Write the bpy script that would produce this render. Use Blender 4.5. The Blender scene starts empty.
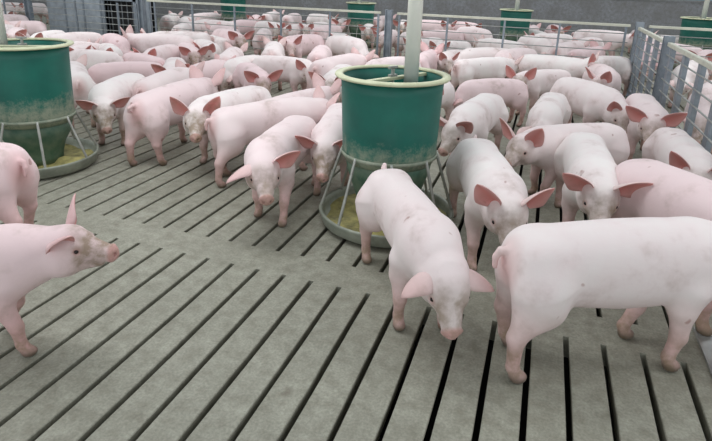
import bpy, bmesh, math, random
import numpy as np
from mathutils import Vector, Matrix

random.seed(7)
scene = bpy.context.scene
COL = scene.collection

# ---------------------------------------------------------------- camera
cam_data = bpy.data.cameras.new('camera')
cam = bpy.data.objects.new('camera', cam_data)
COL.objects.link(cam)
CAM_PITCH, CAM_YAW, CAM_ROLL = 0.309175, 0.32633, -0.0315592
cam_data.sensor_fit = 'HORIZONTAL'
cam_data.sensor_width = 36.0
cam_data.lens = 36.0 * 540.97 / 712.0
cam_data.shift_y = -70.5 / 712.0
cam_data.clip_start = 0.05
cam_data.clip_end = 200
cam.matrix_world = (Matrix.Translation((0, 0, 1.55)) @ Matrix.Rotation(CAM_YAW, 4, 'Z')
                    @ Matrix.Rotation(math.pi / 2 - CAM_PITCH, 4, 'X') @ Matrix.Rotation(-CAM_ROLL, 4, 'Z'))
scene.camera = cam

# ---------------------------------------------------------------- light
world = bpy.data.worlds.new('world')
scene.world = world
world.use_nodes = True
bg = world.node_tree.nodes['Background']
bg.inputs['Color'].default_value = (0.90, 0.96, 1.0, 1)
bg.inputs['Strength'].default_value = 0.52


def area_light(name, loc, sx, sy, power, color):
    d = bpy.data.lights.new(name, 'AREA')
    d.shape = 'RECTANGLE'
    d.size, d.size_y = sx, sy
    d.energy = power
    d.color = color
    o = bpy.data.objects.new(name, d)
    o.location = loc
    COL.objects.link(o)
    return o


# rows of lamp tubes under the barn ceiling, over the pens (they shine straight down)
for lx in (-7.5, -2.2, 3.0):
    for ly in (2.6, 7.2):
        area_light('ceiling_lamp_row', (lx, ly, 3.0), 2.6, 1.0, 50, (0.96, 0.98, 1.0))
    area_light('ceiling_lamp_row', (lx, 12.5, 3.0), 2.6, 1.0, 50, (0.96, 0.98, 1.0))

# added fill for camera-facing surfaces, as daylight from an unseen curtain behind the camera
o = area_light('unseen_curtain_fill', (-4.0, -7.0, 1.9), 22.0, 1.5, 330, (0.92, 0.97, 1.0))
o.rotation_euler = (math.pi / 2, 0, 0)

scene.view_settings.view_transform = 'Standard'
scene.view_settings.look = 'None'
scene.view_settings.gamma = 1.0
scene.view_settings.use_curve_mapping = False
scene.view_settings.exposure = 0.0


# ---------------------------------------------------------------- materials
def srgb(r, g, b):
    f = lambda c: c / 12.92 if c <= 0.04045 else ((c + 0.055) / 1.055) ** 2.4
    return (f(r / 255), f(g / 255), f(b / 255), 1)


def new_mat(name, rough=0.6, metal=0.0):
    m = bpy.data.materials.new(name)
    m.use_nodes = True
    nt = m.node_tree
    p = nt.nodes['Principled BSDF']
    p.inputs['Roughness'].default_value = rough
    p.inputs['Metallic'].default_value = metal
    return m, nt, p


def noise(nt, vec, scale, detail=4, rough=0.55):
    n = nt.nodes.new('ShaderNodeTexNoise')
    n.inputs['Scale'].default_value = scale
    n.inputs['Detail'].default_value = detail
    n.inputs['Roughness'].default_value = rough
    nt.links.new(vec, n.inputs['Vector'])
    return n.outputs['Fac']


def ramp(nt, fac, stops):
    r = nt.nodes.new('ShaderNodeValToRGB')
    els = r.color_ramp.elements
    while len(els) < len(stops):
        els.new(0.5)
    for e, (pos, c) in zip(els, stops):
        e.position = pos
        e.color = c
    nt.links.new(fac, r.inputs['Fac'])
    return r.outputs['Color']


def mixc(nt, fac, a, b, mode='MIX'):
    m = nt.nodes.new('ShaderNodeMix')
    m.data_type = 'RGBA'
    m.blend_type = mode
    for sock, v in ((m.inputs[0], fac), (m.inputs[6], a), (m.inputs[7], b)):
        if isinstance(v, (int, float)):
            sock.default_value = v
        elif isinstance(v, tuple):
            sock.default_value = v
        else:
            nt.links.new(v, sock)
    return m.outputs[2]


def math_n(nt, op, a, b=None, clamp=False):
    m = nt.nodes.new('ShaderNodeMath')
    m.operation = op
    m.use_clamp = clamp
    for sock, v in ((m.inputs[0], a), (m.inputs[1], b)):
        if v is None:
            continue
        if isinstance(v, (int, float)):
            sock.default_value = v
        else:
            nt.links.new(v, sock)
    return m.outputs[0]


def bump(nt, p, height, strength, dist=0.01):
    b = nt.nodes.new('ShaderNodeBump')
    b.inputs['Strength'].default_value = strength
    b.inputs['Distance'].default_value = dist
    nt.links.new(height, b.inputs['Height'])
    nt.links.new(b.outputs['Normal'], p.inputs['Normal'])


def coords(nt, kind='Object'):
    if kind == 'World':
        g = nt.nodes.new('ShaderNodeNewGeometry')
        return g.outputs['Position']
    t = nt.nodes.new('ShaderNodeTexCoord')
    return t.outputs[kind]


W1, B1 = (1, 1, 1, 1), (0, 0, 0, 1)


def concrete_mat(name, base, dark, light, rough=0.62, stain=0.28):
    m, nt, p = new_mat(name, rough)
    v = coords(nt, 'World')
    n1 = noise(nt, v, 2.3, 5)
    n2 = noise(nt, v, 14, 5, 0.65)
    n3 = noise(nt, v, 90, 3, 0.6)
    c = ramp(nt, n2, [(0.28, dark), (0.52, base), (0.75, light)])
    f = ramp(nt, n1, [(0.38, W1), (0.62, B1)])
    c = mixc(nt, math_n(nt, 'MULTIPLY', f, stain), c, dark)
    c = mixc(nt, 0.35, c, ramp(nt, n3, [(0.3, (0.25, 0.25, 0.25, 1)), (0.7, (0.75, 0.75, 0.75, 1))]), 'OVERLAY')
    n4 = noise(nt, v, 5.5, 3, 0.5)
    spot = ramp(nt, n4, [(0.68, B1), (0.75, W1)])
    c = mixc(nt, math_n(nt, 'MULTIPLY', spot, 0.45), c, srgb(92, 80, 66))
    nt.links.new(c, p.inputs['Base Color'])
    rr = nt.nodes.new('ShaderNodeMapRange')
    rr.inputs[3].default_value = rough - 0.15
    rr.inputs[4].default_value = rough + 0.2
    nt.links.new(n1, rr.inputs[0])
    nt.links.new(rr.outputs[0], p.inputs['Roughness'])
    bump(nt, p, n3, 0.35, 0.004)
    return m


M_FLOOR = concrete_mat('slat_concrete', srgb(151, 150, 136), srgb(128, 126, 112), srgb(170, 169, 155))
M_PIT = new_mat('pit_slurry', 0.7)[0]
M_PIT.node_tree.nodes['Principled BSDF'].inputs['Base Color'].default_value = srgb(30, 28, 24)
M_WALL = concrete_mat('wall_concrete', srgb(140, 142, 146), srgb(118, 116, 114), srgb(156, 158, 162), 0.8, 0.6)


def galv_mat(name, a, b, rough=0.45, metal=0.6, dirt=0.3):
    m, nt, p = new_mat(name, rough, metal)
    v = coords(nt, 'World')
    n = noise(nt, v, 9, 5, 0.6)
    c = ramp(nt, n, [(0.3, a), (0.7, b)])
    n2 = noise(nt, v, 3.1, 5, 0.65)
    d = ramp(nt, n2, [(0.5, B1), (0.7, W1)])
    c = mixc(nt, math_n(nt, 'MULTIPLY', d, dirt), c, srgb(96, 84, 68))
    nt.links.new(c, p.inputs['Base Color'])
    bump(nt, p, n, 0.1, 0.003)
    return m


M_GALV = galv_mat('galvanised_steel', srgb(120, 129, 138), srgb(150, 158, 166), 0.5, 0.4)
M_ROD = galv_mat('rod_steel', srgb(140, 142, 140), srgb(172, 174, 170), 0.5, 0.35)
M_RAIL = galv_mat('cream_rail', srgb(186, 186, 170), srgb(204, 204, 188), 0.5, 0.0, 0.15)
M_PANEL = galv_mat('panel_grey', srgb(142, 150, 158), srgb(166, 174, 182), 0.6, 0.1, 0.25)
M_STRUT = galv_mat('strut_metal', srgb(150, 152, 146), srgb(186, 188, 182), 0.45, 0.4, 0.3)
M_PAN = galv_mat('pan_metal', srgb(128, 134, 122), srgb(164, 168, 154), 0.5, 0.2, 0.55)
M_DARK = new_mat('doorway_shade', 0.8)[0]
M_DARK.node_tree.nodes['Principled BSDF'].inputs['Base Color'].default_value = srgb(34, 34, 36)  # near-black colour standing for the shade inside the doorway


def tub_mat():
    m, nt, p = new_mat('green_plastic', 0.5)
    o = coords(nt, 'Object')
    g = nt.nodes.new('ShaderNodeSeparateXYZ')
    nt.links.new(o, g.inputs[0])
    n = noise(nt, o, 4, 4)
    base = ramp(nt, n, [(0.3, srgb(6, 84, 74)), (0.7, srgb(10, 104, 90))])
    # dried feed and mud splashed on the lower third of the tub, where snouts reach
    n2 = noise(nt, o, 17, 8, 0.80)
    hz = nt.nodes.new('ShaderNodeMapRange')
    hz.inputs[1].default_value = 0.82
    hz.inputs[2].default_value = 0.45
    nt.links.new(g.outputs[2], hz.inputs[0])
    f = math_n(nt, 'MULTIPLY', hz.outputs[0], n2)
    f = ramp(nt, f, [(0.27, B1), (0.50, W1)])
    c = mixc(nt, math_n(nt, 'MULTIPLY', f, 0.80), base, srgb(158, 162, 142))
    nt.links.new(c, p.inputs['Base Color'])
    bump(nt, p, n2, 0.15, 0.004)
    return m


M_TUB = tub_mat()


def plain(name, a, b, rough, scale=12, bs=0.1, metal=0.0):
    m, nt, p = new_mat(name, rough, metal)
    v = coords(nt, 'Object')
    n = noise(nt, v, scale, 5, 0.6)
    nt.links.new(ramp(nt, n, [(0.3, a), (0.7, b)]), p.inputs['Base Color'])
    bump(nt, p, n, bs, 0.004)
    return m


M_RIM = plain('cream_rim', srgb(190, 192, 158), srgb(208, 210, 178), 0.5)
M_CONE = plain('dirty_green_cone', srgb(52, 92, 74), srgb(104, 122, 102), 0.6, 9, 0.2)
M_BAND = plain('dusty_band', srgb(112, 126, 110), srgb(160, 164, 146), 0.6, 16, 0.15)
M_PIPE = plain('white_pvc', srgb(242, 244, 232), srgb(248, 249, 240), 0.4, 5, 0.02)
M_FEED = plain('wet_feed', srgb(92, 90, 62), srgb(186, 176, 112), 0.8, 10, 0.6)
M_CURTAIN = plain('pale_curtain', srgb(178, 208, 216), srgb(196, 222, 228), 0.6, 3, 0.05)
M_EYE = new_mat('pig_eye', 0.15)[0]
M_EYE.node_tree.nodes['Principled BSDF'].inputs['Base Color'].default_value = srgb(38, 26, 24)


def pig_mat():
    m, nt, p = new_mat('pig_skin', 0.62)
    at = nt.nodes.new('ShaderNodeAttribute')
    at.attribute_name = 'skin'
    sep = nt.nodes.new('ShaderNodeSeparateColor')
    nt.links.new(at.outputs['Color'], sep.inputs[0])
    pink, dirt, hoof = sep.outputs[0], sep.outputs[1], sep.outputs[2]
    oi = nt.nodes.new('ShaderNodeObjectInfo')
    rnd = oi.outputs['Random']
    tc = coords(nt, 'Object')
    off = nt.nodes.new('ShaderNodeVectorMath')
    off.operation = 'ADD'
    nt.links.new(tc, off.inputs[0])
    cmb = nt.nodes.new('ShaderNodeCombineXYZ')
    k = math_n(nt, 'MULTIPLY', rnd, 37.0)
    for i in range(3):
        nt.links.new(k, cmb.inputs[i])
    nt.links.new(cmb.outputs[0], off.inputs[1])
    v = off.outputs[0]
    n1 = noise(nt, v, 4.5, 4)
    n2 = noise(nt, v, 16, 5, 0.6)
    n3 = noise(nt, v, 60, 3, 0.6)
    # individual shade: whiter to rosier animals
    rosy = nt.nodes.new('ShaderNodeSeparateColor')
    nt.links.new(oi.outputs['Color'], rosy.inputs[0])
    base = mixc(nt, rosy.outputs[0], srgb(238, 232, 229), srgb(233, 205, 207))
    base = mixc(nt, ramp(nt, n1, [(0.4, B1), (0.68, (0.45, 0.45, 0.45, 1))]), base, srgb(231, 206, 208))
    c = mixc(nt, pink, base, srgb(206, 128, 122))
    d1 = ramp(nt, n2, [(0.35, B1), (0.62, W1)])
    dd = math_n(nt, 'MULTIPLY', dirt, math_n(nt, 'ADD', math_n(nt, 'MULTIPLY', d1, 0.75), 0.3))
    spots = ramp(nt, n1, [(0.54, B1), (0.70, W1)])
    dd = math_n(nt, 'ADD', dd, math_n(nt, 'MULTIPLY', math_n(nt, 'MULTIPLY', spots, d1), 0.48), True)
    c = mixc(nt, math_n(nt, 'MULTIPLY', dd, 0.85), c, srgb(142, 122, 98))
    # a few scratches and scabs
    n5 = noise(nt, v, 11, 2, 0.4)
    sc = ramp(nt, n5, [(0.735, B1), (0.77, W1)])
    c = mixc(nt, math_n(nt, 'MULTIPLY', sc, 0.55), c, srgb(150, 96, 84))
    c = mixc(nt, hoof, c, srgb(88, 78, 62))
    nt.links.new(c, p.inputs['Base Color'])
    p.inputs['Sheen Weight'].default_value = 0.12
    p.inputs['Sheen Roughness'].default_value = 0.4
    p.inputs['Specular IOR Level'].default_value = 0.3
    bump(nt, p, mixc(nt, 0.5, n2, n3), 0.22, 0.006)
    return m


M_PIG = pig_mat()


# ---------------------------------------------------------------- object helpers
def tag(o, label=None, cat=None, group=None, kind=None):
    if label: o['label'] = label
    if cat: o['category'] = cat
    if group: o['group'] = group
    if kind: o['kind'] = kind
    return o


def empty(name, loc=(0, 0, 0), rz=0.0):
    o = bpy.data.objects.new(name, None)
    o.empty_display_size = 0.1
    o.location = loc
    o.rotation_euler = (0, 0, rz)
    COL.objects.link(o)
    return o


def link(name, me, parent=None, loc=None, rz=0.0):
    o = bpy.data.objects.new(name, me)
    COL.objects.link(o)
    if parent is not None:
        o.parent = parent
    if loc is not None:
        o.location = loc
    o.rotation_euler = (0, 0, rz)
    return o


def mesh_from(name, verts, faces, mat, smooth=False):
    me = bpy.data.meshes.new(name)
    me.from_pydata(verts, [], faces)
    me.materials.append(mat)
    if smooth:
        me.polygons.foreach_set('use_smooth', [True] * len(me.polygons))
    me.update()
    return me


def box_data(x0, x1, y0, y1, z0, z1, bev=0.0):
    if bev <= 0:
        v = [(x0, y0, z0), (x1, y0, z0), (x1, y1, z0), (x0, y1, z0), (x0, y0, z1), (x1, y0, z1), (x1, y1, z1), (x0, y1, z1)]
        f = [(0, 3, 2, 1), (4, 5, 6, 7), (0, 1, 5, 4), (1, 2, 6, 5), (2, 3, 7, 6), (3, 0, 4, 7)]
        return v, f
    b = bev
    v = [(x0, y0, z0), (x1, y0, z0), (x1, y1, z0), (x0, y1, z0),
         (x0, y0, z1 - b), (x1, y0, z1 - b), (x1, y1, z1 - b), (x0, y1, z1 - b),
         (x0 + b, y0 + b, z1), (x1 - b, y0 + b, z1), (x1 - b, y1 - b, z1), (x0 + b, y1 - b, z1)]
    f = [(0, 3, 2, 1), (8, 9, 10, 11)]
    for a, c in ((0, 4), (4, 8)):
        for i in range(4):
            j = (i + 1) % 4
            f.append((a + i, a + j, c + j, c + i))
    return v, f


def box(name, x0, x1, y0, y1, z0, z1, mat, bev=0.0):
    return mesh_from(name, *box_data(x0, x1, y0, y1, z0, z1, bev), mat)


def tube_data(pts, r, n=8, cap=True):
    """round bar through a list of points"""
    V, Fc = [], []
    pts = [Vector(p) for p in pts]
    ref = None
    for i, p in enumerate(pts):
        t = (pts[min(i + 1, len(pts) - 1)] - pts[max(i - 1, 0)]).normalized()
        if ref is None:
            ref = Vector((0, 0, 1)) if abs(t.z) < 0.9 else Vector((1, 0, 0))
        a = t.cross(ref).normalized()
        b = t.cross(a).normalized()
        ref = -b if (-b).dot(ref) > 0 else b
        for k in range(n):
            an = 2 * math.pi * k / n
            V.append(tuple(p + (a * math.cos(an) + b * math.sin(an)) * r))
        if i:
            o = (i - 1) * n
            for k in range(n):
                k2 = (k + 1) % n
                Fc.append((o + k, o + k2, o + n + k2, o + n + k))
    if cap:
        Fc.append(tuple(range(n)))
        m = (len(pts) - 1) * n
        Fc.append(tuple(m + n - 1 - k for k in range(n)))
    return V, Fc


def fix_normals(me):
    bm = bmesh.new()
    bm.from_mesh(me)
    bmesh.ops.recalc_face_normals(bm, faces=bm.faces)
    bm.to_mesh(me)
    bm.free()
    return me


def tube(name, pts, r, mat, n=8):
    me = mesh_from(name, *tube_data(pts, r, n), mat)
    fix_normals(me)
    me.polygons.foreach_set('use_smooth', [len(p.vertices) == 4 for p in me.polygons])
    return me


def lathe(name, prof, mat, n=48, closed=False):
    V, Fc = [], []
    for r, z in prof:
        for k in range(n):
            a = 2 * math.pi * k / n
            V.append((r * math.cos(a), r * math.sin(a), z))
    m = len(prof)
    for i in range(m if closed else m - 1):
        j = (i + 1) % m
        for k in range(n):
            k2 = (k + 1) % n
            Fc.append((i * n + k, i * n + k2, j * n + k2, j * n + k))
    me = mesh_from(name, V, Fc, mat, True)
    fix_normals(me)
    return me


def merge(parts):
    V, Fc = [], []
    for v, f in parts:
        o = len(V)
        V += v
        Fc += [tuple(i + o for i in q) for q in f]
    return V, Fc
# ---------------------------------------------------------------- the setting: slatted floor, walls
SX0, PITCH, SLOT = 0.262, 0.16, 0.0235          # x of one slot's centre line, slat spacing, slot width
BANDS = [(-0.72, -0.50), (2.332, 2.557), (5.382, 5.607), (8.432, 8.657), (11.482, 11.707), (14.532, 14.757)]
XMIN, XMAX = -20.0, 9.0

parts = [box_data(XMIN, XMAX, a, b, -0.11, 0.0) for a, b in BANDS]
parts.append(box_data(XMIN, XMAX, -2.5, -0.72, -0.11, 0.0))
floor = link('floor', mesh_from('floor', *merge(parts), M_FLOOR))
tag(floor, 'grey concrete slatted floor with narrow dark slots', kind='structure')
pit = link('pit_base', box('pit_base', XMIN, XMAX, -2.5, 17, -1.0, -0.9, M_PIT), floor)


def slat_mesh(y0, y1, seed):
    """one concrete slat between two slots: bevelled top edges that are a little chipped"""
    rnd = random.Random(seed)
    hw = (PITCH - SLOT) / 2
    n = 12
    V, Fc = [], []
    for i in range(n + 1):
        y = y0 + (y1 - y0) * i / n
        e = [0 if i in (0, n) else rnd.uniform(-0.0015, 0.0015) for _ in range(2)]
        for x, z in ((-hw + .014, -.11), (-hw + e[0], -.004), (-hw + .003 + e[0], 0), (hw - .003 + e[1], 0), (hw + e[1], -.004), (hw - .014, -.11)):
            V.append((x, y, z))
    for i in range(n):
        for k in range(6):
            a, b = i * 6 + k, i * 6 + (k + 1) % 6
            Fc.append((a, b, b + 6, a + 6))
    me = mesh_from('slat', V, Fc, M_FLOOR)
    fix_normals(me)
    return me


rows = [(-0.50, 2.332, -4.2, 2.0), (2.557, 5.382, -7.6, 2.4), (5.607, 8.432, -11.2, 2.8)]
field = []
for ri, (y0, y1, xa, xb) in enumerate(rows):
    var = [slat_mesh(y0, y1, 10 * ri + k) for k in range(4)]
    k0, k1 = int((XMIN - SX0) / PITCH), int((XMAX - SX0) / PITCH)
    for k in range(k0, k1):
        xc = SX0 + PITCH * (k + 0.5)
        if xa < xc < xb:
            link('slat', var[k % 4], floor, (xc, 0, 0))
        else:
            field.append(box_data(xc - .0675, xc + .0675, y0, y1, -.11, 0))
for y0, y1 in ((8.657, 11.482), (11.707, 14.532), (14.757, 16.0)):
    for k in range(int((XMIN - SX0) / PITCH), int((XMAX - SX0) / PITCH)):
        xc = SX0 + PITCH * (k + 0.5)
        field.append(box_data(xc - .0675, xc + .0675, y0, y1, -.11, 0))
o = link('far_slats', mesh_from('far_slats', *merge(field), M_FLOOR), floor)
tag(o, kind='stuff')

wall = link('wall_back', box('wall_back', XMIN, XMAX, 16.0, 16.2, -0.1, 1.20, M_WALL))
tag(wall, 'low dark concrete wall behind the far pens', kind='structure')
link('wall_cap', box('wall_cap', XMIN, XMAX, 15.97, 16.22, 1.20, 1.25, M_WALL, .01), wall)
cv, cf = [], []
for i in range(291):
    x = XMIN + i * 0.1
    dy = 0.015 * math.sin(i * 0.9) + 0.01 * math.sin(i * 0.31)
    cv += [(x, 16.08 + dy, 1.25), (x, 16.08 + dy, 2.7), (x, 16.10 + dy, 2.7), (x, 16.10 + dy, 1.25)]
    if i:
        a = 4 * (i - 1)
        for k in range(4):
            cf.append((a + k, a + (k + 1) % 4, a + 4 + (k + 1) % 4, a + 4 + k))
cme = mesh_from('curtain', cv, cf, M_CURTAIN, True)
fix_normals(cme)
tag(link('curtain', cme, wall), 'pale blue ventilation curtain above the wall')

# grey sheet partition at the back left with a barred doorway
wp = link('wall_left', box('wall_left', -10.25, -8.68, 9.2, 9.26, 0, 2.0, M_PANEL))
tag(wp, 'pale grey sheet metal partition with a barred doorway', kind='structure')
link('panel', box('panel', -7.90, -7.58, 9.2, 9.26, 0, 2.0, M_PANEL), wp)
link('lintel', box('lintel', -8.68, -7.90, 9.2, 9.26, 0.95, 2.0, M_PANEL), wp)
for x in (-9.75, -9.25, -8.80):
    link('seam_strip', box('seam_strip', x - .02, x + .02, 9.185, 9.2, 0, 2.0, M_GALV, .004), wp)
link('panel_post', box('panel_post', -7.80, -7.70, 9.13, 9.2, 0, 2.0, M_GALV, .006), wp)
link('door_jamb', box('door_jamb', -8.74, -8.68, 9.17, 9.29, 0, 1.0, M_GALV, .006), wp)
link('door_jamb', box('door_jamb', -7.95, -7.90, 9.17, 9.29, 0, 1.0, M_GALV, .006), wp)
link('door_head', box('door_head', -8.74, -7.90, 9.17, 9.29, 0.94, 1.0, M_GALV, .006), wp)
link('doorway_dark_sheet', box('doorway_dark_sheet', -9.3, -7.62, 9.42, 9.46, 0, 1.6, M_DARK), wp)  # dark sheet added to paint in the shade beyond the opening
M_DARKBAR = galv_mat('dark_bar_steel', srgb(84, 88, 92), srgb(108, 112, 116), 0.6, 0.3)  # darker grey steel than the rods and posts
barm = tube('bar', [(0, 0, 0), (0, 0, .95)], .012, M_DARKBAR)
for i in range(5):
    link('bar', barm, wp, (-8.56 + i * .135, 9.235, 0))


# ---------------------------------------------------------------- pen fences and gates
RODS = [0.14, 0.265, 0.39, 0.514, 0.638, 0.763, 0.888]


def pen_fence(x0, x1, y, uprights, label, rail=True, top=1.01):
    t = empty('pen_fence', ((x0 + x1) / 2, y, 0))
    tag(t, label, 'fence', 'rod fences between the pens')
    L = (x1 - x0) / 2
    if rail:
        link('top_rail', box('top_rail', -L, L, -.02, .02, top - .022, top + .013, M_RAIL, .006), t)
    rm = tube('rod', [(-L, 0, 0), (L, 0, 0)], .0075, M_ROD, 6)
    for z in RODS:
        link('rod', rm, t, (0, 0, z))
    um = box('upright', -.015, .015, -.014, .014, 0, top - .02, M_GALV, .003)
    for x in uprights:
        link('upright', um, t, (x - (x0 + x1) / 2, 0, 0))
    return t


pen_fence(-7.28, -2.62, 8.8, (-7.25, -7.12, -6.28, -5.38, -4.45, -3.52, -2.66), 'rod fence with cream top rail, left of the grey steel post')
pen_fence(-2.34, 1.12, 8.8, (-2.30, -1.51, -0.63, 0.17, 1.07), 'rod fence with cream top rail between grey post and gate')
pen_fence(1.36, 6.0, 8.8, (1.4, 2.3, 3.2, 4.1, 5.0, 5.9), 'rod fence with cream top rail behind the right hand gate')
pen_fence(-14.0, -7.5, 8.8, (-13, -12, -11, -10.3, -9.06, -8.0, -7.55), 'thin rod fence in front of the grey sheet partition', False, .95)


def steel_post(x, y, h, label, w=.055, d=.05, rz=0):
    t = empty('fence_post', (x, y, 0), rz)
    tag(t, label, 'post', 'steel fence posts')
    link('flange', box('flange', -w, -w + .012, -d, d, 0, h, M_GALV, .003), t)
    link('flange', box('flange', w - .012, w, -d, d, 0, h, M_GALV, .003), t)
    link('web', box('web', -w + .012, w - .012, -.006, .006, 0, h - .004, M_GALV), t)
    link('foot_plate', box('foot_plate', -w - .03, w + .03, -d - .03, d + .03, 0, .012, M_GALV, .003), t)
    return t


steel_post(-2.48, 8.8, 1.06, 'grey steel post in the back fence left of the white feed pipe', .055, .05, math.pi / 2 * 0)
steel_post(1.24, 8.8, 1.06, 'grey corner post where the gate meets the back fence', .05, .05, math.pi / 2)
steel_post(-10.32, 8.8, 1.5, 'tall steel post at the left end of the grey partition', .06, .05)
steel_post(-7.42, 8.8, 1.5, 'tall steel post beside the barred doorway', .055, .05)


def pen_gate(x, y0, y1, bars, label, lean=0.0):
    t = empty('pen_gate', (x, (y0 + y1) / 2, 0))
    tag(t, label, 'gate', 'galvanised pen gates on the right')
    L = (y1 - y0) / 2
    link('top_rail', box('top_rail', -.022, .022, -L, L, .965, 1.005, M_RAIL, .006), t)
    link('bottom_rail', box('bottom_rail', -.02, .02, -L, L, .10, .14, M_GALV, .005), t)
    rm = tube('rod', [(0, -L, 0), (0, L, 0)], .0075, M_ROD, 6)
    for z in RODS[1:]:
        link('rod', rm, t, (-.012, 0, z - .01))
    um = box('upright', -.012, .028, -.055, .055, .10, .96, M_GALV, .004)
    for y in bars:
        link('upright', um, t, (0, y - (y0 + y1) / 2, 0))
    return t


pen_gate(1.22, 6.62, 8.62, (6.70, 7.20, 7.70, 8.20, 8.56), 'far section of galvanised gate beside the corner post')
pen_gate(1.22, 3.2, 6.44, (3.3, 3.9, 4.5, 5.08, 5.68, 6.28), 'near section of galvanised gate at the right edge')
steel_post(1.22, 6.53, 1.06, 'grey post between the two gate sections', .045, .05, math.pi / 2)


# ---------------------------------------------------------------- round feeders
def make_feeder(zb):
    """zb: height of the hopper's lower edge"""
    P = {}
    P['hopper'] = lathe('hopper', [(.318, .985), (.312, .90), (.305, .70), (.298, zb), (.282, zb - .05), (.272, zb - .05), (.288, zb), (.295, .70), (.302, .90), (.308, .985)], M_TUB, 64, True)
    P['rim'] = lathe('rim', [(.305, .980), (.318, .978), (.350, .976), (.356, .984), (.352, .994), (.318, .998), (.306, .992)], M_RIM, 64, True)
    P['hopper_band'] = lathe('hopper_band', [(.299, zb - .015), (.307, zb - .015), (.307, zb + .008), (.300, zb + .010)], M_BAND, 64, True)
    P['cone'] = lathe('cone', [(.278, zb - .04), (.262, zb - .13), (.205, .20), (.178, .10), (.176, .05), (.166, .05), (.170, .10), (.197, .20), (.254, zb - .13), (.270, zb - .04)], M_CONE, 48, True)
    P['pan'] = lathe('pan', [(.05, .012), (.40, .012), (.425, .030), (.432, .075), (.446, .098), (.440, .112), (.424, .104), (.414, .075), (.404, .042), (.38, .030), (.05, .030)], M_PAN, 64, True)
    rnd = random.Random(3)
    V, Fc = [], []
    nr, na = 5, 56
    for i in range(nr):
        for k in range(na):
            a = 2 * math.pi * k / na
            r = .15 + (.405 - .15) * i / (nr - 1)
            z = .050 + (.030 * math.sin(3 * a + 1) + .020 * math.sin(7 * a) + rnd.uniform(-.006, .006)) * (.4 if i in (0, nr - 1) else .8)
            V.append((r * math.cos(a), r * math.sin(a), max(z, .031)))
    for i in range(nr - 1):
        for k in range(na):
            k2 = (k + 1) % na
            Fc.append((i * na + k, i * na + k2, (i + 1) * na + k2, (i + 1) * na + k))
    P['feed'] = fix_normals(mesh_from('feed', V, Fc, M_FEED, True))
    P['strut'] = tube('strut', [(.300, 0, zb + .005), (.309, 0, zb - .02), (.428, 0, .115), (.430, 0, .095)], .0095, M_STRUT, 8)
    P['cross_bar'] = box('cross_bar', -.305, .305, -.016, .016, .955, .975, M_RIM, .004)
    P['adjuster'] = mesh_from('adjuster', *merge([box_data(-.03, .03, -.012, .012, .975, .99), box_data(-.008, .008, -.008, .008, .60, 1.03),
                                                  box_data(-.035, .035, -.008, .008, 1.025, 1.04)]), M_STRUT)
    return P


FEEDER_SHAPES = {z: make_feeder(z) for z in (.50, .43)}


def feeder(x, y, rz, label, pipe_label, pipe_off, bar=2.0, struts=8, phase=0.2, zb=.50):
    FEED = FEEDER_SHAPES[zb]
    t = empty('pig_feeder', (x, y, 0), rz)
    tag(t, label, 'feeder', 'round green pig feeders')
    hp = link('hopper', FEED['hopper'], t)
    link('rim', FEED['rim'], hp)
    link('hopper_band', FEED['hopper_band'], hp)
    link('cone', FEED['cone'], t)
    pn = link('pan', FEED['pan'], t)
    link('feed', FEED['feed'], pn)
    for k in range(struts):
        link('strut', FEED['strut'], t, None, phase + 2 * math.pi * k / struts)
    c = link('cross_bar', FEED['cross_bar'], t, None, bar)
    link('adjuster', FEED['adjuster'], c, (0, 0, 0), 0)
    px, py = x + pipe_off[0], y + pipe_off[1]
    p = empty('feed_pipe', (px, py, .80))
    tag(p, pipe_label, 'pipe', 'feed drop pipes')
    link('drop_tube', lathe('drop_tube', [(.045, 0), (.045, 2.2), (.041, 2.2), (.041, 0)], M_PIPE, 24, True), p)
    link('coupling', lathe('coupling', [(.050, 1.20), (.050, 1.30), (.045, 1.30), (.045, 1.20)], M_PIPE, 24, True), p)
    return t


feeder(-0.86, 3.20, 0, 'large green round feeder behind the pig in the middle', 'thick white pipe dropping into the nearest central feeder', (.105, .045), 1.08, 8, .33)
feeder(-3.79, 3.13, 0, 'large green round feeder at the left edge of the pen', 'white feed pipe at the left edge of the photo', (-.22, .0), 0.5, 8, .15, .43)
feeder(-0.67, 12.36, 0, 'small far green feeder against the wall, right of centre', 'thin far feed pipe right of centre by the wall', (0.0, 0.0), 1.0, 8, .3)
feeder(-4.15, 12.30, 0, 'small far green feeder behind the fence left of the thick white pipe', 'thin far feed pipe left of the thick white pipe', (-.05, 0.0), 1.0, 8, .1)
feeder(-7.55, 12.30, 0, 'far green feeder at upper left seen through the rod fence', 'thin far feed pipe at the upper left', (0.0, 0.0), 1.0, 8, .5)
feeder(2.80, 12.45, 0, 'far green feeder beyond the gate in the upper right corner', 'pale feed pipe in the upper right corner', (.04, 0.0), 1.0, 8, .2)

# worn steel cover plate lying over the slots at the right
M_PLATE = galv_mat('worn_steel_plate', srgb(150, 152, 150), srgb(176, 178, 176), 0.35, 0.5, 0.2)
pl = empty('floor_plate', (1.0, 2.1, 0))
tag(pl, 'grey steel plate on the slats at the right edge', 'plate')
link('plate_sheet', box('plate_sheet', -.165, .16, -.55, .52, .0005, .008, M_PLATE, .002), pl)
link('plate_lip', box('plate_lip', -.165, -.157, -.55, .52, .008, .013, M_PLATE), pl)
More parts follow.
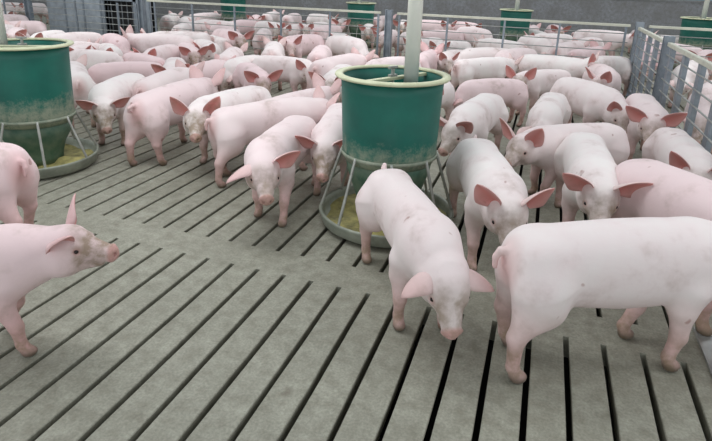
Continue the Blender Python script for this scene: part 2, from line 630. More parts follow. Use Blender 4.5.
# ---------------------------------------------------------------- pigs: one continuous skin per animal,
# grown as an implicit surface around the posed joints
class Field:
    def __init__(self, lo, hi, h):
        self.lo, self.h = np.array(lo, np.float32), np.float32(h)
        self.n = np.ceil((np.array(hi) - self.lo) / h).astype(int) + 1
        self.phi = np.full(self.n, 0.08, np.float32)
        self.ax = [self.lo[i] + self.h * np.arange(self.n[i], dtype=np.float32) for i in range(3)]

    def box(self, lo, hi, pad):
        s = []
        for i in range(3):
            a = max(0, int((lo[i] - pad - self.lo[i]) / self.h))
            b = min(self.n[i], int((hi[i] + pad - self.lo[i]) / self.h) + 2)
            s.append(slice(a, max(a, b)))
        X = self.ax[0][s[0]][:, None, None]
        Y = self.ax[1][s[1]][None, :, None]
        Z = self.ax[2][s[2]][None, None, :]
        return tuple(s), X, Y, Z

    def join(self, s, d, k):
        a = self.phi[s]
        hh = np.maximum(k - np.abs(a - d), 0) / k
        self.phi[s] = np.minimum(a, d) - hh * hh * (k * 0.25)

    def carve(self, s, d, k):
        a = self.phi[s]
        d = -d
        hh = np.maximum(k - np.abs(a - d), 0) / k
        self.phi[s] = np.maximum(a, d) + hh * hh * (k * 0.25)

    def _ell(self, c, r, ax, pad):
        c = np.array(c, np.float32)
        R = np.array(ax if ax is not None else np.eye(3), np.float32)
        ext = np.sqrt(((R * np.array(r)[:, None]) ** 2).sum(0))
        s, X, Y, Z = self.box(c - ext, c + ext, pad)
        dx, dy, dz = X - c[0], Y - c[1], Z - c[2]
        k0 = k1 = 0
        for i in range(3):
            q = R[i, 0] * dx + R[i, 1] * dy + R[i, 2] * dz
            k0 = k0 + (q / r[i]) ** 2
            k1 = k1 + (q / (r[i] * r[i])) ** 2
        k0 = np.sqrt(k0)
        return s, k0 * (k0 - 1) / np.maximum(np.sqrt(k1), 1e-4)

    def ell(self, c, r, k=0.03, ax=None):
        self.join(*self._ell(c, r, ax, 0.06), k)

    def dent(self, c, r, k=0.008, ax=None):
        self.carve(*self._ell(c, r, ax, 0.02), k)

    def cone(self, a, b, ra, rb, k=0.03):
        a, b = np.array(a, np.float32), np.array(b, np.float32)
        rm = max(ra, rb)
        s, X, Y, Z = self.box(np.minimum(a, b) - rm, np.maximum(a, b) + rm, 0.06)
        d = b - a
        L2 = float(d @ d) + 1e-9
        t = np.clip(((X - a[0]) * d[0] + (Y - a[1]) * d[1] + (Z - a[2]) * d[2]) / L2, 0, 1)
        q = np.sqrt((X - a[0] - t * d[0]) ** 2 + (Y - a[1] - t * d[1]) ** 2 + (Z - a[2] - t * d[2]) ** 2)
        self.join(s, q - (ra + (rb - ra) * t), k)


def surface_nets(F):
    phi = F.phi
    n = phi.shape
    ins = phi < 0
    acc = np.zeros((n[0] - 1, n[1] - 1, n[2] - 1, 3), np.float32)
    cnt = np.zeros((n[0] - 1, n[1] - 1, n[2] - 1), np.float32)
    cr = []
    for a in range(3):
        b, c = (a + 1) % 3, (a + 2) % 3
        s0 = [slice(None)] * 3
        s1 = [slice(None)] * 3
        s0[a], s1[a] = slice(0, -1), slice(1, None)
        e = ins[tuple(s0)] != ins[tuple(s1)]
        idx = np.argwhere(e)
        p0 = phi[tuple(s0)][e]
        p1 = phi[tuple(s1)][e]
        t = p0 / (p0 - p1)
        pos = idx.astype(np.float32)
        pos[:, a] += t
        cr.append((idx, p0 < 0))
        for ob in (0, -1):
            for oc in (0, -1):
                cc = idx.copy()
                cc[:, b] += ob
                cc[:, c] += oc
                ok = (cc[:, b] >= 0) & (cc[:, c] >= 0) & (cc[:, b] < n[b] - 1) & (cc[:, c] < n[c] - 1)
                q = cc[ok]
                np.add.at(acc, (q[:, 0], q[:, 1], q[:, 2]), pos[ok])
                np.add.at(cnt, (q[:, 0], q[:, 1], q[:, 2]), 1)
    act = cnt > 0
    ids = np.full(cnt.shape, -1, np.int64)
    ids[act] = np.arange(act.sum())
    V = acc[act] / cnt[act][:, None]
    faces = []
    for a in range(3):
        b, c = (a + 1) % 3, (a + 2) % 3
        idx, neg = cr[a]
        ok = (idx[:, b] > 0) & (idx[:, c] > 0) & (idx[:, b] < n[b] - 1) & (idx[:, c] < n[c] - 1)
        idx, neg = idx[ok], neg[ok]
        q = []
        for ob, oc in ((0, 0), (-1, 0), (-1, -1), (0, -1)):
            cc = idx.copy()
            cc[:, b] += ob
            cc[:, c] += oc
            q.append(ids[cc[:, 0], cc[:, 1], cc[:, 2]])
        q = np.stack(q, 1)
        q[~neg] = q[~neg][:, ::-1]
        faces.append(q)
    Fc = np.concatenate(faces)

    def sample(P):
        i = np.clip(np.floor(P).astype(int), 0, np.array(n) - 2)
        f = P - i
        x, y, z = i.T
        u, v, w = f.T
        g = lambda a, b, c: phi[x + a, y + b, z + c]
        c00 = g(0, 0, 0) * (1 - u) + g(1, 0, 0) * u
        c10 = g(0, 1, 0) * (1 - u) + g(1, 1, 0) * u
        c01 = g(0, 0, 1) * (1 - u) + g(1, 0, 1) * u
        c11 = g(0, 1, 1) * (1 - u) + g(1, 1, 1) * u
        return (c00 * (1 - v) + c10 * v) * (1 - w) + (c01 * (1 - v) + c11 * v) * w
    for _ in range(2):
        f0 = sample(V)
        G_ = np.stack([sample(V + np.eye(3, dtype=np.float32)[i] * 0.5) - sample(V - np.eye(3, dtype=np.float32)[i] * 0.5) for i in range(3)], 1)
        st = -(f0 / np.maximum((G_ ** 2).sum(1), 1e-9))[:, None] * G_
        V = V + np.clip(st, -0.35, 0.35) * 0.8
    return F.lo + V * F.h, Fc


def rot_z(a):
    c, s = math.cos(a), math.sin(a)
    return np.array([[c, -s, 0], [s, c, 0], [0, 0, 1.0]])


EARS = {  # direction of the ear tip and of its open side in the head frame (forward, outward, up)
    'up': ((-0.05, 0.56, 0.83), (0.93, 0.36, 0.0), 0.28),
    'side': ((0.05, 0.74, 0.66), (0.95, 0.15, -0.05), 0.30),
    'flop': ((0.40, 0.90, -0.10), (0.55, -0.15, -0.80), 0.60),
    'fwd': ((0.55, 0.55, 0.60), (0.55, 0.35, -0.70), 0.35),
    'back': ((-0.55, 0.62, 0.55), (0.45, 0.80, 0.30), 0.25),
}


def ear_geo(side, mode, size, nu=11, nv=9):
    d, nrm, droop = EARS[mode]
    d = np.array([d[0], d[1] * side, d[2]])
    nrm = np.array([nrm[0], nrm[1] * side, nrm[2]])
    d /= np.linalg.norm(d)
    nrm -= d * (nrm @ d)
    nrm /= np.linalg.norm(nrm)
    sd = np.cross(d, nrm)
    base = np.array([0.022, 0.070 * side, 0.054])
    L, W = 0.178 * size, 0.083 * size
    P = np.zeros((nu, nv, 3))
    Nn = np.zeros((nu, nv, 3))
    for i in range(nu):
        u = i / (nu - 1)
        w = W * (0.66 + 0.40 * math.sin(min(u / 0.34, 1) * math.pi / 2)) * (1 if u < 0.34 else max(1 - (u - 0.34) / 0.66, 0.0) ** 0.70)
        w = max(w, 0.004)
        w *= 0.90
        cup = 0.95 * (1 - u) ** 1.1 + 0.28
        ctr = base + d * (L * u) + nrm * (droop * L * 0.42 * u * u)
        for j in range(nv):
            v = -1 + 2 * j / (nv - 1)
            an = v * cup * 1.15
            lat = math.sin(an) / (cup * 1.15) * w
            dep = (1 - math.cos(an)) / (cup * 1.15) * w
            P[i, j] = ctr + sd * lat + nrm * dep
    du = np.gradient(P, axis=0)
    dv = np.gradient(P, axis=1)
    Nn = np.cross(dv, du)
    Nn /= np.maximum(np.linalg.norm(Nn, axis=2, keepdims=True), 1e-9)
    if (Nn[nu // 2, nv // 2] @ nrm) < 0:
        Nn = -Nn
    V, Fc, pk = [], [], []
    th = 0.0045
    for sgn in (1, -1):
        for i in range(nu):
            for j in range(nv):
                edge = 0.25 if (j in (0, nv - 1) or i == nu - 1) else 1.0
                if i == 0:
                    edge = 2.2
                V.append(P[i, j] + Nn[i, j] * th * sgn * edge)
                pk.append((0.98 - 0.25 * abs(2 * j / (nv - 1) - 1)) if sgn > 0 else 0.22 + 0.25 * i / nu)
    m = nu * nv
    for i in range(nu - 1):
        for j in range(nv - 1):
            a, b, c, e = i * nv + j, i * nv + j + 1, (i + 1) * nv + j + 1, (i + 1) * nv + j
            Fc.append((a, b, c, e))
            Fc.append((m + e, m + c, m + b, m + a))
    ring = [(i, 0) for i in range(nu)] + [(nu - 1, j) for j in range(1, nv)] + [(i, nv - 1) for i in range(nu - 2, -1, -1)]
    for (i, j), (k, l) in zip(ring, ring[1:]):
        a, b = i * nv + j, k * nv + l
        Fc.append((a, b, m + b, m + a))
    V = np.array(V)
    f0 = Fc[0]
    nn = np.cross(V[f0[1]] - V[f0[0]], V[f0[2]] - V[f0[1]])
    if nn @ Nn[0, 0] < 0:
        Fc = [tuple(reversed(q)) for q in Fc]
    return V, Fc, np.array(pk)


TRX = np.array([-.475, -.465, -.44, -.39, -.31, -.18, 0, .15, .27, .36, .44, .50, .53])
TRZ = np.array([.480, .478, .474, .466, .460, .453, .448, .450, .456, .464, .472, .478, .48])
TRW = np.array([.001, .050, .094, .128, .147, .150, .155, .155, .148, .132, .108, .07, .001])
TRH = np.array([.001, .055, .098, .128, .150, .165, .178, .176, .164, .144, .115, .075, .001])


def pig_mesh(name, res=0.011, bend=0.0, neck_yaw=0, neck_pitch=5, head_yaw=0, head_pitch=-32, ears='up', ear_size=1.0,
             legs=((0, 0), (0, 0), (0, 0), (0, 0)), tail='down', fat=0.94, arch=0.0, dirt=1.0):
    """legs: (forward offset, lift) of front left, front right, hind left, hind right foot"""
    # lateral bend of the spine: y = bend * x^2 (both ends swing to the same side)
    yb = lambda x: bend * x * abs(x) if False else bend * x * x
    F = Field((-.64, -.46, -.015), (1.02, .46, .86), res)
    xs = F.ax[0]
    zc = np.interp(xs, TRX, TRZ) + arch * np.cos(np.clip(xs / .45, -1, 1) * math.pi / 2)
    hw = np.interp(xs, TRX, TRW) * fat
    hh = np.interp(xs, TRX, TRH) * (0.55 + 0.45 * fat)
    ker = np.exp(-0.5 * (np.arange(-6, 7) * res / 0.016) ** 2)
    ker /= ker.sum()
    pad = lambda a: np.convolve(np.pad(a, 6, 'edge'), ker, 'valid')
    hw, hh, zc = pad(hw), pad(hh), pad(zc)
    hw, hh = np.maximum(hw, .004), np.maximum(hh, .004)
    cs = 1 / np.sqrt(1 + (2 * bend * xs) ** 2)
    X = xs[:, None, None]
    ly = (F.ax[1][None, :, None] - yb(xs)[:, None, None]) * cs[:, None, None]
    lz = F.ax[2][None, None, :] - zc[:, None, None]
    lz = np.where(lz > 0, lz * 1.0, lz * 0.95)
    q = (np.abs(ly) / hw[:, None, None]) ** 2.25 + (np.abs(lz) / hh[:, None, None]) ** 2.25
    d = (q ** (1 / 2.25) - 1) * np.minimum(hw, hh)[:, None, None]
    d = np.maximum(d, np.maximum(TRX[0] - X, X - TRX[-1]))
    F.join((slice(None),) * 3, np.minimum(d, .08).astype(np.float32), 0.005)

    def tp(x, y, z):  # trunk point with the bend applied
        a = math.atan(2 * bend * x)
        return np.array([x - y * math.sin(a), yb(x) + y * math.cos(a), z])
    for k, sy in enumerate((1, -1)):
        fx, fl = legs[k]
        # fore leg
        F.ell(tp(.29, sy * .088 * fat, .415), (.095, .058, .135), .05)
        el = tp(.255 + fx * .15, sy * .108, .285 + fl * .3)
        kn = tp(.282 + fx * .55 + fl * .25, sy * .108, .158 + fl)
        fe = tp(.272 + fx * .95 - fl * .10, sy * .108, .062 + fl)
        ho = tp(.290 + fx - fl * .15, sy * .108, .022 + fl)
        F.cone(tp(.27, sy * .105, .37), el, .066, .050, .04)
        F.cone(el, kn, .048, .033, .025)
        F.cone(kn, fe, .031, .024, .015)
        F.cone(fe, ho, .026, .028, .012)
        F.ell(ho + np.array([.012, 0, -.002]), (.032, .029, .023), .012)
        # hind leg
        hx, hl = legs[2 + k]
        F.ell(tp(-.345, sy * .078 * fat, .395), (.112, .080, .175), .06)
        st = tp(-.312 + hx * .2, sy * .102, .312 + hl * .2)
        hk = tp(-.412 + hx * .6, sy * .108, .200 + hl * .7)
        hf = tp(-.398 + hx * .95, sy * .108, .068 + hl)
        hh_ = tp(-.376 + hx, sy * .108, .022 + hl)
        F.cone(tp(-.345, sy * .095, .40), st, .098, .054, .05)
        F.cone(tp(-.385, sy * .10, .36) * .6 + st * .4, hk, .076, .037, .05)
        F.cone(hk, hf, .034, .025, .018)
        F.cone(hf, hh_, .026, .028, .012)
        F.ell(hh_ + np.array([.012, 0, -.002]), (.032, .029, .023), .012)
    # tail
    if tail == 'down':
        tl = [(-.455, 0, .520), (-.490, .004, .520), (-.505, .012, .490), (-.502, .016, .445)]
    elif tail == 'up':
        tl = [(-.450, 0, .535), (-.472, .004, .560), (-.480, .010, .578)]
    else:
        tl = [(-.455, 0, .525), (-.492, .004, .535), (-.515, .020, .520), (-.508, .034, .490), (-.486, .030, .478)]
    for i in range(len(tl) - 1):
        F.cone(tp(*tl[i]), tp(*tl[i + 1]), .019 - .003 * i, .016 - .003 * i if i < 2 else .0105, .02 if i == 0 else .006)
    # neck and head
    a0 = math.atan(2 * bend * .40)
    ny = a0 + math.radians(neck_yaw)
    npi = math.radians(neck_pitch)
    n0 = tp(.34, 0, .462)
    nd = np.array([math.cos(ny) * math.cos(npi), math.sin(ny) * math.cos(npi), math.sin(npi)])
    n1 = n0 + nd * .150
    F.cone(n0, n1, .140, .104, .06)
    hy = ny + math.radians(head_yaw)
    hp = math.radians(head_pitch)
    hf_ = np.array([math.cos(hy) * math.cos(hp), math.sin(hy) * math.cos(hp), math.sin(hp)])
    hl_ = np.array([-math.sin(hy), math.cos(hy), 0])
    hu = np.cross(hf_, hl_)
    R = np.stack([hf_, hl_, hu])            # rows: forward, left, up
    o = n1 + hu * .020
    P = lambda f, l, u: o + hf_ * f + hl_ * l + hu * u
    F.ell(P(.055, 0, .0), (.105, .095, .100), .05, R)
    F.cone(P(.080, 0, .024), P(.195, 0, -.018), .076, .048, .03)
    F.cone(P(.17, 0, -.014), P(.250, 0, -.024), .050, .041, .02)
    F.ell(P(.258, 0, -.022), (.015, .049, .044), .010, R)
    F.cone(P(.05, 0, -.072), P(.200, 0, -.068), .062, .025, .014)
    for sy in (1, -1):
        F.ell(P(.045, sy * .052, -.055), (.088, .058, .070), .04, R)
        F.ell(P(.110, sy * .054, .004), (.050, .034, .038), .03, R)
        F.cone(P(.090, sy * .071, .048), P(.142, sy * .058, .036), .012, .010, .012)
        F.dent(P(.130, sy * .086, .018), (.016, .012, .011), .008, R)
        if res < 0.012:
            F.dent(P(.275, sy * .018, -.020), (.012, .0095, .011), .004, R)
    # keep soles flat on the floor
    s = (slice(None),) * 3
    F.phi[s] = np.maximum(F.phi, -F.ax[2][None, None, :] + 0.0)
    V, Fc = surface_nets(F)
    V = V.astype(np.float64)
    # skin tints per vertex: R = rosy skin, G = where dirt sticks, B = horn of the hoof
    hc = (V - o) @ R.T
    f, l, u = hc.T
    head = (np.abs(l) < .13) & (np.abs(u + .02) < .16) & (f > -.03)
    pink = np.where(head, np.clip((f - .240) / .018, 0, 1) * .62, 0)
    for sy in (1, -1):
        de = np.sqrt((f - .128) ** 2 + (l - sy * .077) ** 2 + (u - .02) ** 2)
        pink = np.maximum(pink, np.where(head, np.clip(1.6 - de / .017, 0, 1) * .50, 0))
    rump = np.sqrt((V[:, 0] + .48) ** 2 + (V[:, 1] - yb(.48)) ** 2 + ((V[:, 2] - .44) / 1.8) ** 2)
    pink = np.maximum(pink, np.clip(1.3 - rump / .085, 0, 1) * .42)
    pink = np.maximum(pink, np.clip((.38 - V[:, 2]) / .25, 0, 1) * .48 * ~head)
    dz = np.clip((.20 - V[:, 2]) / .16, 0, 1) * .80 + np.clip((.40 - V[:, 2]) / .2, 0, 1) * .30
    dz = np.where(head, np.maximum(dz * .4, np.clip((f - .04) / .12, 0, 1) * .80), dz)
    hoof = np.clip((.048 - V[:, 2]) / .030, 0, 1) * .85
    sk = np.stack([pink, np.clip(dz * dirt, 0, 1), hoof], 1)
    Vs, Fs, Ss = [V], [tuple(q) for q in Fc.tolist()], [sk]
    nv_ = len(V)
    for sy in (1, -1):
        md = ears if isinstance(ears, str) else ears[0 if sy > 0 else 1]
        ev, ef, pk = ear_geo(sy, md, ear_size)
        Vs.append(o + ev @ R)
        Fs += [tuple(i + nv_ for i in q) for q in ef]
        Ss.append(np.stack([pk, np.full(len(pk), .12), np.zeros(len(pk))], 1))
        nv_ += len(ev)
    V = np.concatenate(Vs)
    sk = np.concatenate(Ss)
    me = bpy.data.meshes.new(name)
    nf = len(Fs)
    me.vertices.add(len(V))
    me.vertices.foreach_set('co', V.astype(np.float32).ravel())
    me.loops.add(nf * 4)
    me.loops.foreach_set('vertex_index', np.array(Fs, np.int32).ravel())
    me.polygons.add(nf)
    me.polygons.foreach_set('loop_start', np.arange(0, nf * 4, 4, dtype=np.int32))
    me.update(calc_edges=True)
    me.validate()
    me.polygons.foreach_set('use_smooth', [True] * len(me.polygons))
    ca = me.color_attributes.new('skin', 'FLOAT_COLOR', 'POINT')
    ca.data.foreach_set('color', np.concatenate([sk, np.ones((len(sk), 1))], 1).astype(np.float32).ravel())
    me.materials.append(M_PIG)
    eyes = [tuple(P(.126, sy * .0775, .018)) for sy in (1, -1)]
    return me, eyes


def eye_mesh():
    bm = bmesh.new()
    bmesh.ops.create_uvsphere(bm, u_segments=10, v_segments=7, radius=.0105)
    me = bpy.data.meshes.new('eye')
    bm.to_mesh(me)
    bm.free()
    me.polygons.foreach_set('use_smooth', [True] * len(me.polygons))
    me.materials.append(M_EYE)
    return me


EYE = eye_mesh()


def place_pig(proto, x, y, rot, s, label, group=None, eyes=True, rosy=0.3):
    me, ep = proto
    o = link('pig', me, None, (x, y, 0), math.radians(rot))
    o.scale = (s, s, s)
    o.color = (rosy, rosy, rosy, 1)      # how rosy this animal's skin is
    tag(o, label, 'pig', group)
    if eyes:
        for e in ep:
            link('eye', EYE, o, e)
    return o
# x, y, heading (degrees), size, pose, label
PIGS = [
    (0.39, 2.24, 27, 1.03, 'front', 'large pale pig standing side-on in the right foreground, cropped by the frame'),
    (-0.53, 2.39, -58, 0.95, 'main', 'pale pink pig in the middle with drooping ears, in front of the green feeder'),
    (-2.19, 1.30, 28, 0.88, 'left1', 'pink pig entering from the left edge, snout pointing right'),
    (-3.13, 2.02, 187, 1.00, 'left2', 'pig whose rump shows at the left edge below the feeder'),
    (-0.23, 3.11, -72, 0.97, 'p5', 'white pig facing the camera between the middle pig and the foreground rump'),
    (0.36, 3.57, -87, 0.97, 'p6', 'white pig with large red ears facing the camera behind the foreground pig'),
    (0.80, 2.92, -57, 1.05, 'p7', 'rosy pig whose back shows above the foreground pig at right'),
    (1.00, 4.20, -87, 0.90, 'p8', 'white pig turned toward the right edge, one red ear, beside the gate'),
    (0.94, 5.41, -90, 0.95, 'p9', 'pig facing the camera between the gate and a white back, ears spread'),
    (0.46, 5.88, -60, 1.00, 'p10', 'long pale pig with dark spots on its shoulder, heading toward the gate'),
    (0.11, 5.16, -96, 0.92, 'p11', 'small white pig with lowered head behind the pig facing left'),
    (0.30, 4.18, -141, 0.92, 'p12', 'pig facing left with dark red ears, right of the green feeder'),
    (-0.47, 4.65, -99, 0.97, 'p13', 'pig sniffing the right side of the central green feeder'),
    (0.03, 6.90, -130, 0.90, 'p14', 'pig with a dirty neck looking left toward the camera, right of the feeder'),
    (-1.60, 3.19, -83, 0.95, 'p30', 'pink pig walking toward the camera left of the central feeder'),
    (-1.42, 3.73, -77, 0.95, 'p31', 'pig with its head down hard against the left of the central feeder'),
    (-2.02, 3.71, 56, 0.97, 'p32', 'long pink pig heading right behind the pig that walks toward the camera'),
    (-2.48, 3.97, -97, 0.97, 'p33', 'pale pig with muddy face looking left, in the left crowd'),
    (-3.01, 3.84, 92, 1.00, 'p34', 'pink pig seen from behind at left, curly tail, heading away right'),
    (-3.76, 4.06, -70, 0.95, 'p35', 'muddy faced white pig beside the left feeder, facing the camera'),
    (-4.60, 4.35, 139, 0.95, 'lvl', 'rosy pig with two brown smudges on its flank beside the left feeder'),
    (-3.58, 4.48, 99, 0.95, 'lvl', 'pink pig just behind the curly tailed pig, ears up'),
    (-4.55, 5.08, -133, 0.85, 'dn', 'pale back with one dark ear, behind the muddy faced white pig'),
    (-5.61, 5.65, 2, 0.85, 'dn', 'white arched back just right of the left feeder'),
    (-5.90, 6.27, -39, 0.85, 'R', 'pig with small brown ears looking right, third row by the left feeder'),
    (-5.13, 6.42, -76, 0.88, 'lvl', 'pig with one rose ear facing left in the middle of the left crowd'),
    (-4.19, 5.44, -56, 0.88, 'look', 'pig showing two ears and forehead only, centre of the left crowd'),
    (-4.95, 6.79, -46, 0.88, 'look', 'white pig facing the camera with one tall dark ear, left crowd'),
    (-4.87, 7.13, -40, 0.92, 'R', 'pig with one tall red ear looking right, left crowd'),
    (-4.01, 6.41, 112, 0.92, 'lvl', 'plump white rump in the middle of the crowd left of the feeder'),
    (-3.14, 5.47, -48, 0.90, 'look', 'pale pig with two wide dark ears facing the camera, left of the feeder'),
    (-3.11, 6.20, -7, 0.92, 'R', 'pig with dirty muzzle looking right, between the fence and the feeder'),
    (-2.14, 5.66, -79, 0.95, 'look', 'muddy cheeked pig facing the camera right at the feeder rim'),
    (-2.40, 6.27, 77, 1.00, 'lvl', 'pale pig with one raised red ear heading right behind the feeder'),
    (-3.68, 7.02, 115, 0.98, 'lvl', 'white pig seen from behind standing on clear floor near the fence'),
    (-2.99, 7.11, 107, 0.95, 'dn', 'white pig seen from behind near the fence, tail hanging'),
    (-5.66, 7.61, -143, 1.00, 'lvl', 'broad white back next to the fence at upper left'),
    (-5.62, 7.09, -162, 1.00, 'up', 'pig facing left with both ears pricked, upper left by the fence'),
    (-6.34, 6.84, -35, 0.95, 'dn', 'rounded white rump before the grey partition'),
    (-6.74, 6.46, -96, 1.00, 'dn', 'pink back in front of the grey sheet partition'),
    (-7.51, 6.69, -66, 0.95, 'lvl', 'pig with a rosy ear behind the left feeder, facing left'),
    (-8.24, 6.71, -45, 0.95, 'look', 'white pig facing the camera behind the rim of the left feeder'),
    (-9.03, 6.83, 98, 0.95, 'lvl', 'pig at the far left edge above the left feeder, facing right'),
    (-3.83, 5.52, 92, 0.85, 'lvl', 'pig with lowered head among red ears in the left crowd'),
    (-3.65, 6.18, -92, 0.85, 'dn', 'pale back between the plump rump and the pig with wide dark ears'),
    (-6.21, 6.09, -70, 0.85, 'L', 'pig with a red ear peeking past the right rim of the left feeder'),
    (-4.92, 5.78, 165, 0.82, 'dn', 'low white back behind the pig showing two ears only'),
    (-6.53, 6.05, 87, 0.85, 'lvl', 'pink back partly hidden by the left feeder rim'),
    (-5.34, 8.06, 153, 0.85, 'lvl', 'white pig near the fence with a smaller head before it'),
    (-2.06, 4.26, 74, 0.90, 'up', 'pig with a pale raised ear against the left side of the central feeder'),
    (-1.04, 5.84, -71, 0.90, 'R', 'pig with folded dark ears and snout pointing right, at the feeder rim'),
    (-0.47, 6.04, -140, 0.86, 'dn', 'white rounded body beside the feeder rim, rump to the right'),
    (-0.77, 7.48, 45, 0.92, 'lvl', 'pink pig with rump to the left just before the fence, right of the pipe'),
    (-1.83, 6.83, -122, 0.92, 'dn', 'pale pig behind the central feeder, muddy face to the left'),
    (-1.61, 7.63, 89, 0.90, 'up', 'white pig with two small red ears right of the thick white pipe'),
    (-1.35, 8.39, -102, 0.85, 'L', 'pig with one bright red ear facing left near the fence'),
    (0.11, 8.01, -17, 0.97, 'up', 'pink pig facing right with tall ears beside the fence'),
    (0.75, 7.41, -84, 0.95, 'R', 'white pig with brown ears facing right toward the gate'),
    (-6.45, 9.88, 176, 1.00, 'lvl', 'pinkish pig behind the back fence at upper left, heading left'),
    (-5.24, 8.32, -37, 1.00, 'look', 'white pig with two dark ears looking through the back fence'),
    (-7.68, 10.52, -65, 0.95, 'dn', 'grey looking pig in shadow behind the fence at upper left'),
    (-8.15, 11.85, 79, 0.95, 'lvl', 'far pink back left of the upper left feeder'),
    (-6.84, 12.18, -61, 0.95, 'look', 'pig with dark ears facing out, right of the upper left feeder'),
    (-7.10, 13.46, 96, 0.95, 'lvl', 'shaded pig far behind the fence, right of the upper left feeder'),
    (-5.64, 10.64, -29, 0.95, 'R', 'white pig beyond the fence with its head turned right'),
    (-6.33, 13.16, 95, 0.95, 'dn', 'dusky pink pig far back in the second pen'),
    (-4.76, 11.18, -92, 0.95, 'lvl', 'pale pig beyond the fence facing left, second pen'),
    (-4.21, 10.32, 87, 1.00, 'lvl', 'rosy pig beyond the fence heading right, left of the far feeder'),
    (-5.78, 13.72, -29, 0.95, 'lvl', 'mauve back near the far wall left of the far feeder'),
    (-4.68, 12.50, -72, 0.95, 'look', 'pig standing directly left of the small far feeder'),
    (-3.82, 8.32, -103, 1.00, 'L', 'long white pig behind the fence looking left, red ear up'),
    (-3.09, 8.45, -36, 1.00, 'dn', 'pale back pressed to the fence below the small far feeder'),
    (-3.75, 11.69, -73, 0.92, 'look', 'white faced pig in front of the small far feeder'),
    (-4.20, 14.23, 82, 0.95, 'lvl', 'pink pig right of the small far feeder behind the steel post'),
    (-3.37, 13.22, -78, 0.95, 'look', 'pig with a dark ear looking out beside the thick white pipe'),
    (-2.71, 13.29, -9, 1.00, 'R', 'greyish pig with dirty head right of the thick pipe, far pen'),
    (-1.93, 9.40, -105, 0.95, 'lvl', 'pig touching the fence just right of the thick pipe'),
    (-1.40, 11.33, -47, 1.05, 'dn', 'big pink pig behind the fence, left of the right far feeder'),
    (-1.84, 13.28, -46, 1.00, 'R', 'pig whose white head shows left of the right far feeder'),
    (-0.78, 8.47, -147, 0.95, 'dn', 'white back against the fence below the big pink pig'),
    (-1.52, 9.46, -122, 0.90, 'L', 'pig with bright ear behind the fence right of the thick pipe'),
    (-0.38, 8.34, -116, 1.00, 'dn', 'long pink back behind the fence with one dark ear at left'),
    (-0.18, 10.52, -61, 1.00, 'dn', 'white sloping back right of the right far feeder'),
    (-0.31, 13.63, 92, 0.95, 'lvl', 'white rump upright beside the right far feeder'),
    (0.13, 11.81, -144, 0.95, 'lvl', 'pig with red ear close to the right far feeder, facing it'),
    (0.17, 11.21, -88, 0.95, 'dn', 'pale pig with one pink ear lowered at the fence'),
    (0.18, 14.09, -80, 0.98, 'look', 'muddy eyed pig facing the camera near the far wall'),
    (1.03, 12.39, -14, 1.08, 'lvl', 'long pink pig walking right along the far wall'),
    (0.85, 8.42, -133, 0.95, 'dn', 'white back behind the fence just left of the gate corner'),
    (2.02, 14.21, -87, 0.95, 'L', 'pig half hidden by the corner post of the gate'),
    (-6.76, 9.26, 101, 0.95, 'dn', 'pale pig tight behind the fence at upper left, head lowered'),
    (-5.81, 9.15, 147, 0.95, 'lvl', 'white pig behind the fence under the upper left feeder'),
    (-8.49, 11.02, 114, 0.95, 'lvl', 'dim pig beside the barred doorway, behind the fence'),
    (-5.04, 9.22, 113, 0.90, 'dn', 'small white rump just behind the fence, left of centre'),
    (-6.35, 10.59, 84, 0.95, 'lvl', 'pink back in shade before the upper left feeder'),
    (-5.02, 10.65, -92, 0.92, 'lvl', 'dark eared pig in the second pen looking left'),
    (-3.50, 9.29, -53, 0.95, 'R', 'rosy pig at the fence with its snout to the ground'),
    (-2.99, 10.60, -88, 0.92, 'lvl', 'pig right behind the grey steel post'),
    (-2.46, 10.27, -65, 0.92, 'dn', 'white back showing on both sides of the thick white pipe'),
    (-1.97, 11.11, -143, 0.95, 'lvl', 'pink flank left of the big pink pig, behind the fence'),
    (-0.69, 10.09, 152, 0.92, 'lvl', 'pale pig in front of the right far feeder'),
    (0.37, 10.22, 65, 0.95, 'lvl', 'pink pig under the long pig that walks along the wall'),
    (0.63, 9.62, 61, 0.92, 'up', 'pig with one tall pink ear at the fence near the gate'),
    (0.80, 11.52, -116, 0.92, 'dn', 'dim pig with legs in shade near the far wall, right'),
    (-0.32, 12.67, 137, 0.92, 'dn', 'pig half hidden behind the right far feeder'),
    (2.17, 10.97, 144, 0.98, 'lvl', 'white pig beyond the far gate section, heading left'),
    (2.23, 12.75, 9, 0.98, 'lvl', 'pink pig beyond the far gate section, heading right'),
    (2.50, 10.30, -109, 0.95, 'look', 'red eared pig beyond the gate at the right edge'),
    (1.88, 8.34, -110, 0.98, 'dn', 'white pig with lowered head close behind the gate'),
    (1.65, 6.22, -110, 1.05, 'dn', 'large white pig close behind the near gate section at the right edge'),
    (1.68, 10.45, -96, 0.95, 'dn', 'shaded pig behind the far end of the gate'),
    (-13.71, 11.83, -80, 0.95, 'lvl', 'pale pig in the far left pen beside the tall post'),
    (-11.59, 9.29, -43, 0.95, 'lvl', 'pig with rosy ears in the far left pen'),
    (-10.42, 8.32, -93, 0.98, 'dn', 'pink pig low behind the rods at far left'),
    (-14.20, 11.35, 54, 0.95, 'dn', 'distant pig at the top left corner'),
    (-9.28, 7.69, -98, 0.95, 'lvl', 'white pig close to the rods at far left'),
]
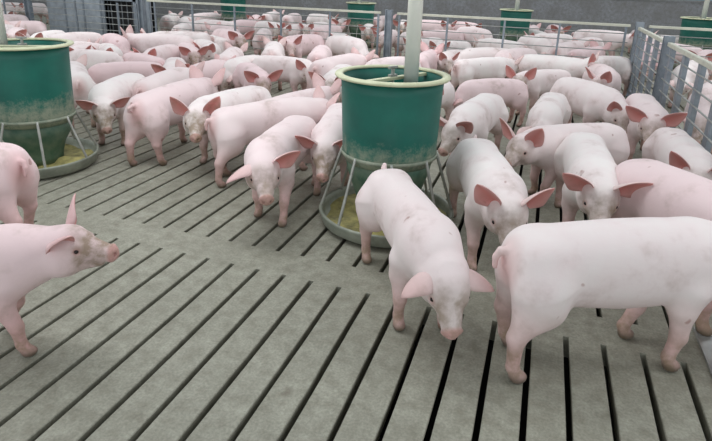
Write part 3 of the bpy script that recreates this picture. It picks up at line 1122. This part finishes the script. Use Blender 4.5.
POSES = {
    'front': dict(res=.008, neck_pitch=0, head_pitch=-25, legs=((-.10, 0), (-.04, 0), (.02, 0), (-.04, 0)), tail='down', fat=.97),
    'main': dict(res=.0075, bend=-.02, neck_pitch=-12, neck_yaw=4, head_yaw=-6, head_pitch=-50, ears='flop', ear_size=.92, legs=((.03, 0), (-.01, 0), (.05, 0), (0, 0)), tail='up', fat=.84),
    'left1': dict(res=.008, neck_pitch=12, neck_yaw=0, head_yaw=-4, head_pitch=-4, ears=('up', 'fwd'), legs=((-.10, 0), (.05, 0), (0, 0), (0, 0))),
    'left2': dict(res=.009, neck_pitch=0, legs=((0, 0), (0, 0), (-.10, 0), (.06, 0)), tail='down'),
    'p5': dict(res=.008, neck_pitch=6, neck_yaw=-2, head_pitch=-34, ears=('up', 'up'), ear_size=1.1, legs=((0, 0), (.04, 0), (0, 0), (-.04, 0)), tail='up'),
    'p6': dict(res=.008, neck_pitch=6, head_pitch=-36, ears='side', ear_size=1.15),
    'p7': dict(res=.010, neck_pitch=-6, head_pitch=-40, fat=1.02, tail='down'),
    'p8': dict(res=.009, neck_pitch=6, neck_yaw=-6, head_yaw=-8, head_pitch=-34, ears='up', ear_size=1.1),
    'p9': dict(res=.008, neck_pitch=8, neck_yaw=-4, head_yaw=-6, head_pitch=-28, ears='side', ear_size=1.2),
    'p10': dict(res=.010, neck_pitch=-10, head_pitch=-45, fat=1.0),
    'p11': dict(res=.010, neck_pitch=-26, head_pitch=-58, ears='fwd', ear_size=1.1),
    'p12': dict(res=.008, neck_pitch=6, neck_yaw=8, head_yaw=12, head_pitch=-22, ears='up', ear_size=1.1, legs=((.08, 0), (-.03, 0), (0, 0), (0, 0))),
    'p13': dict(res=.008, neck_pitch=-6, neck_yaw=-4, head_yaw=-14, head_pitch=-38, ears='side', ear_size=1.1),
    'p14': dict(res=.009, neck_pitch=14, neck_yaw=14, head_yaw=24, head_pitch=-18, ears='up', ear_size=1.1, dirt=1.4),
    'p30': dict(res=.008, neck_pitch=0, neck_yaw=12, head_yaw=14, head_pitch=-30, ears=('side', 'flop'), ear_size=1.1, legs=((.06, 0), (-.04, 0), (-.06, 0), (.04, 0))),
    'p31': dict(res=.008, neck_pitch=-2, head_pitch=-36, ears='side', dirt=1.3),
    'p32': dict(res=.009, neck_pitch=8, head_pitch=-28, ears='up', legs=((0, 0), (0, 0), (.06, 0), (-.08, 0))),
    'p33': dict(res=.008, neck_pitch=6, neck_yaw=14, head_yaw=22, head_pitch=-24, ears='up', ear_size=1.1, dirt=1.5),
    'p34': dict(res=.009, neck_pitch=10, head_pitch=-22, ears='up', ear_size=1.1, legs=((0, 0), (0, 0), (-.05, 0), (.05, 0)), tail='curl'),
    'p35': dict(res=.009, neck_pitch=-14, neck_yaw=14, head_yaw=12, head_pitch=-42, ears='side', ear_size=1.1, dirt=1.8),
    # poses shared by the pigs further back
    'lvl': dict(res=.013, neck_pitch=6, head_pitch=-28, ears='up'),
    'up': dict(res=.013, neck_pitch=16, head_pitch=-15, ears='up', ear_size=1.15, legs=((.05, 0), (-.05, 0), (-.05, 0), (.05, 0))),
    'dn': dict(res=.013, neck_pitch=-30, head_pitch=-58, ears='fwd', arch=.01, fat=.97),
    'look': dict(res=.012, neck_pitch=10, head_pitch=-26, ears='side', ear_size=1.2, dirt=1.3),
    'L': dict(res=.013, bend=.15, neck_pitch=6, neck_yaw=24, head_yaw=20, head_pitch=-30, ears='up', ear_size=1.1),
    'R': dict(res=.013, bend=-.15, neck_pitch=4, neck_yaw=-24, head_yaw=-20, head_pitch=-32, ears='up', ear_size=1.1),
}
ROSY = {'front': .22, 'main': .35, 'left1': .85, 'left2': .9, 'p5': .1, 'p6': .05, 'p7': .75, 'p8': .2, 'p9': .5, 'p10': .25, 'p11': .1, 'p12': .35, 'p13': .1,
        'p14': .3, 'p30': .6, 'p31': .45, 'p32': .5, 'p33': .1, 'p34': .7, 'p35': .1}
PROTO = {}
for x, y, rot, s, pose, label in PIGS:
    if pose not in PROTO:
        PROTO[pose] = pig_mesh('pig_' + pose, **POSES[pose])
    place_pig(PROTO[pose], x, y, rot, s, label, 'pigs in the barn pens', eyes=y < 9.5, rosy=ROSY.get(pose, (.05, .55, .2, .75, .1, .4, .9, .25)[PIGS.index((x, y, rot, s, pose, label)) % 8]))
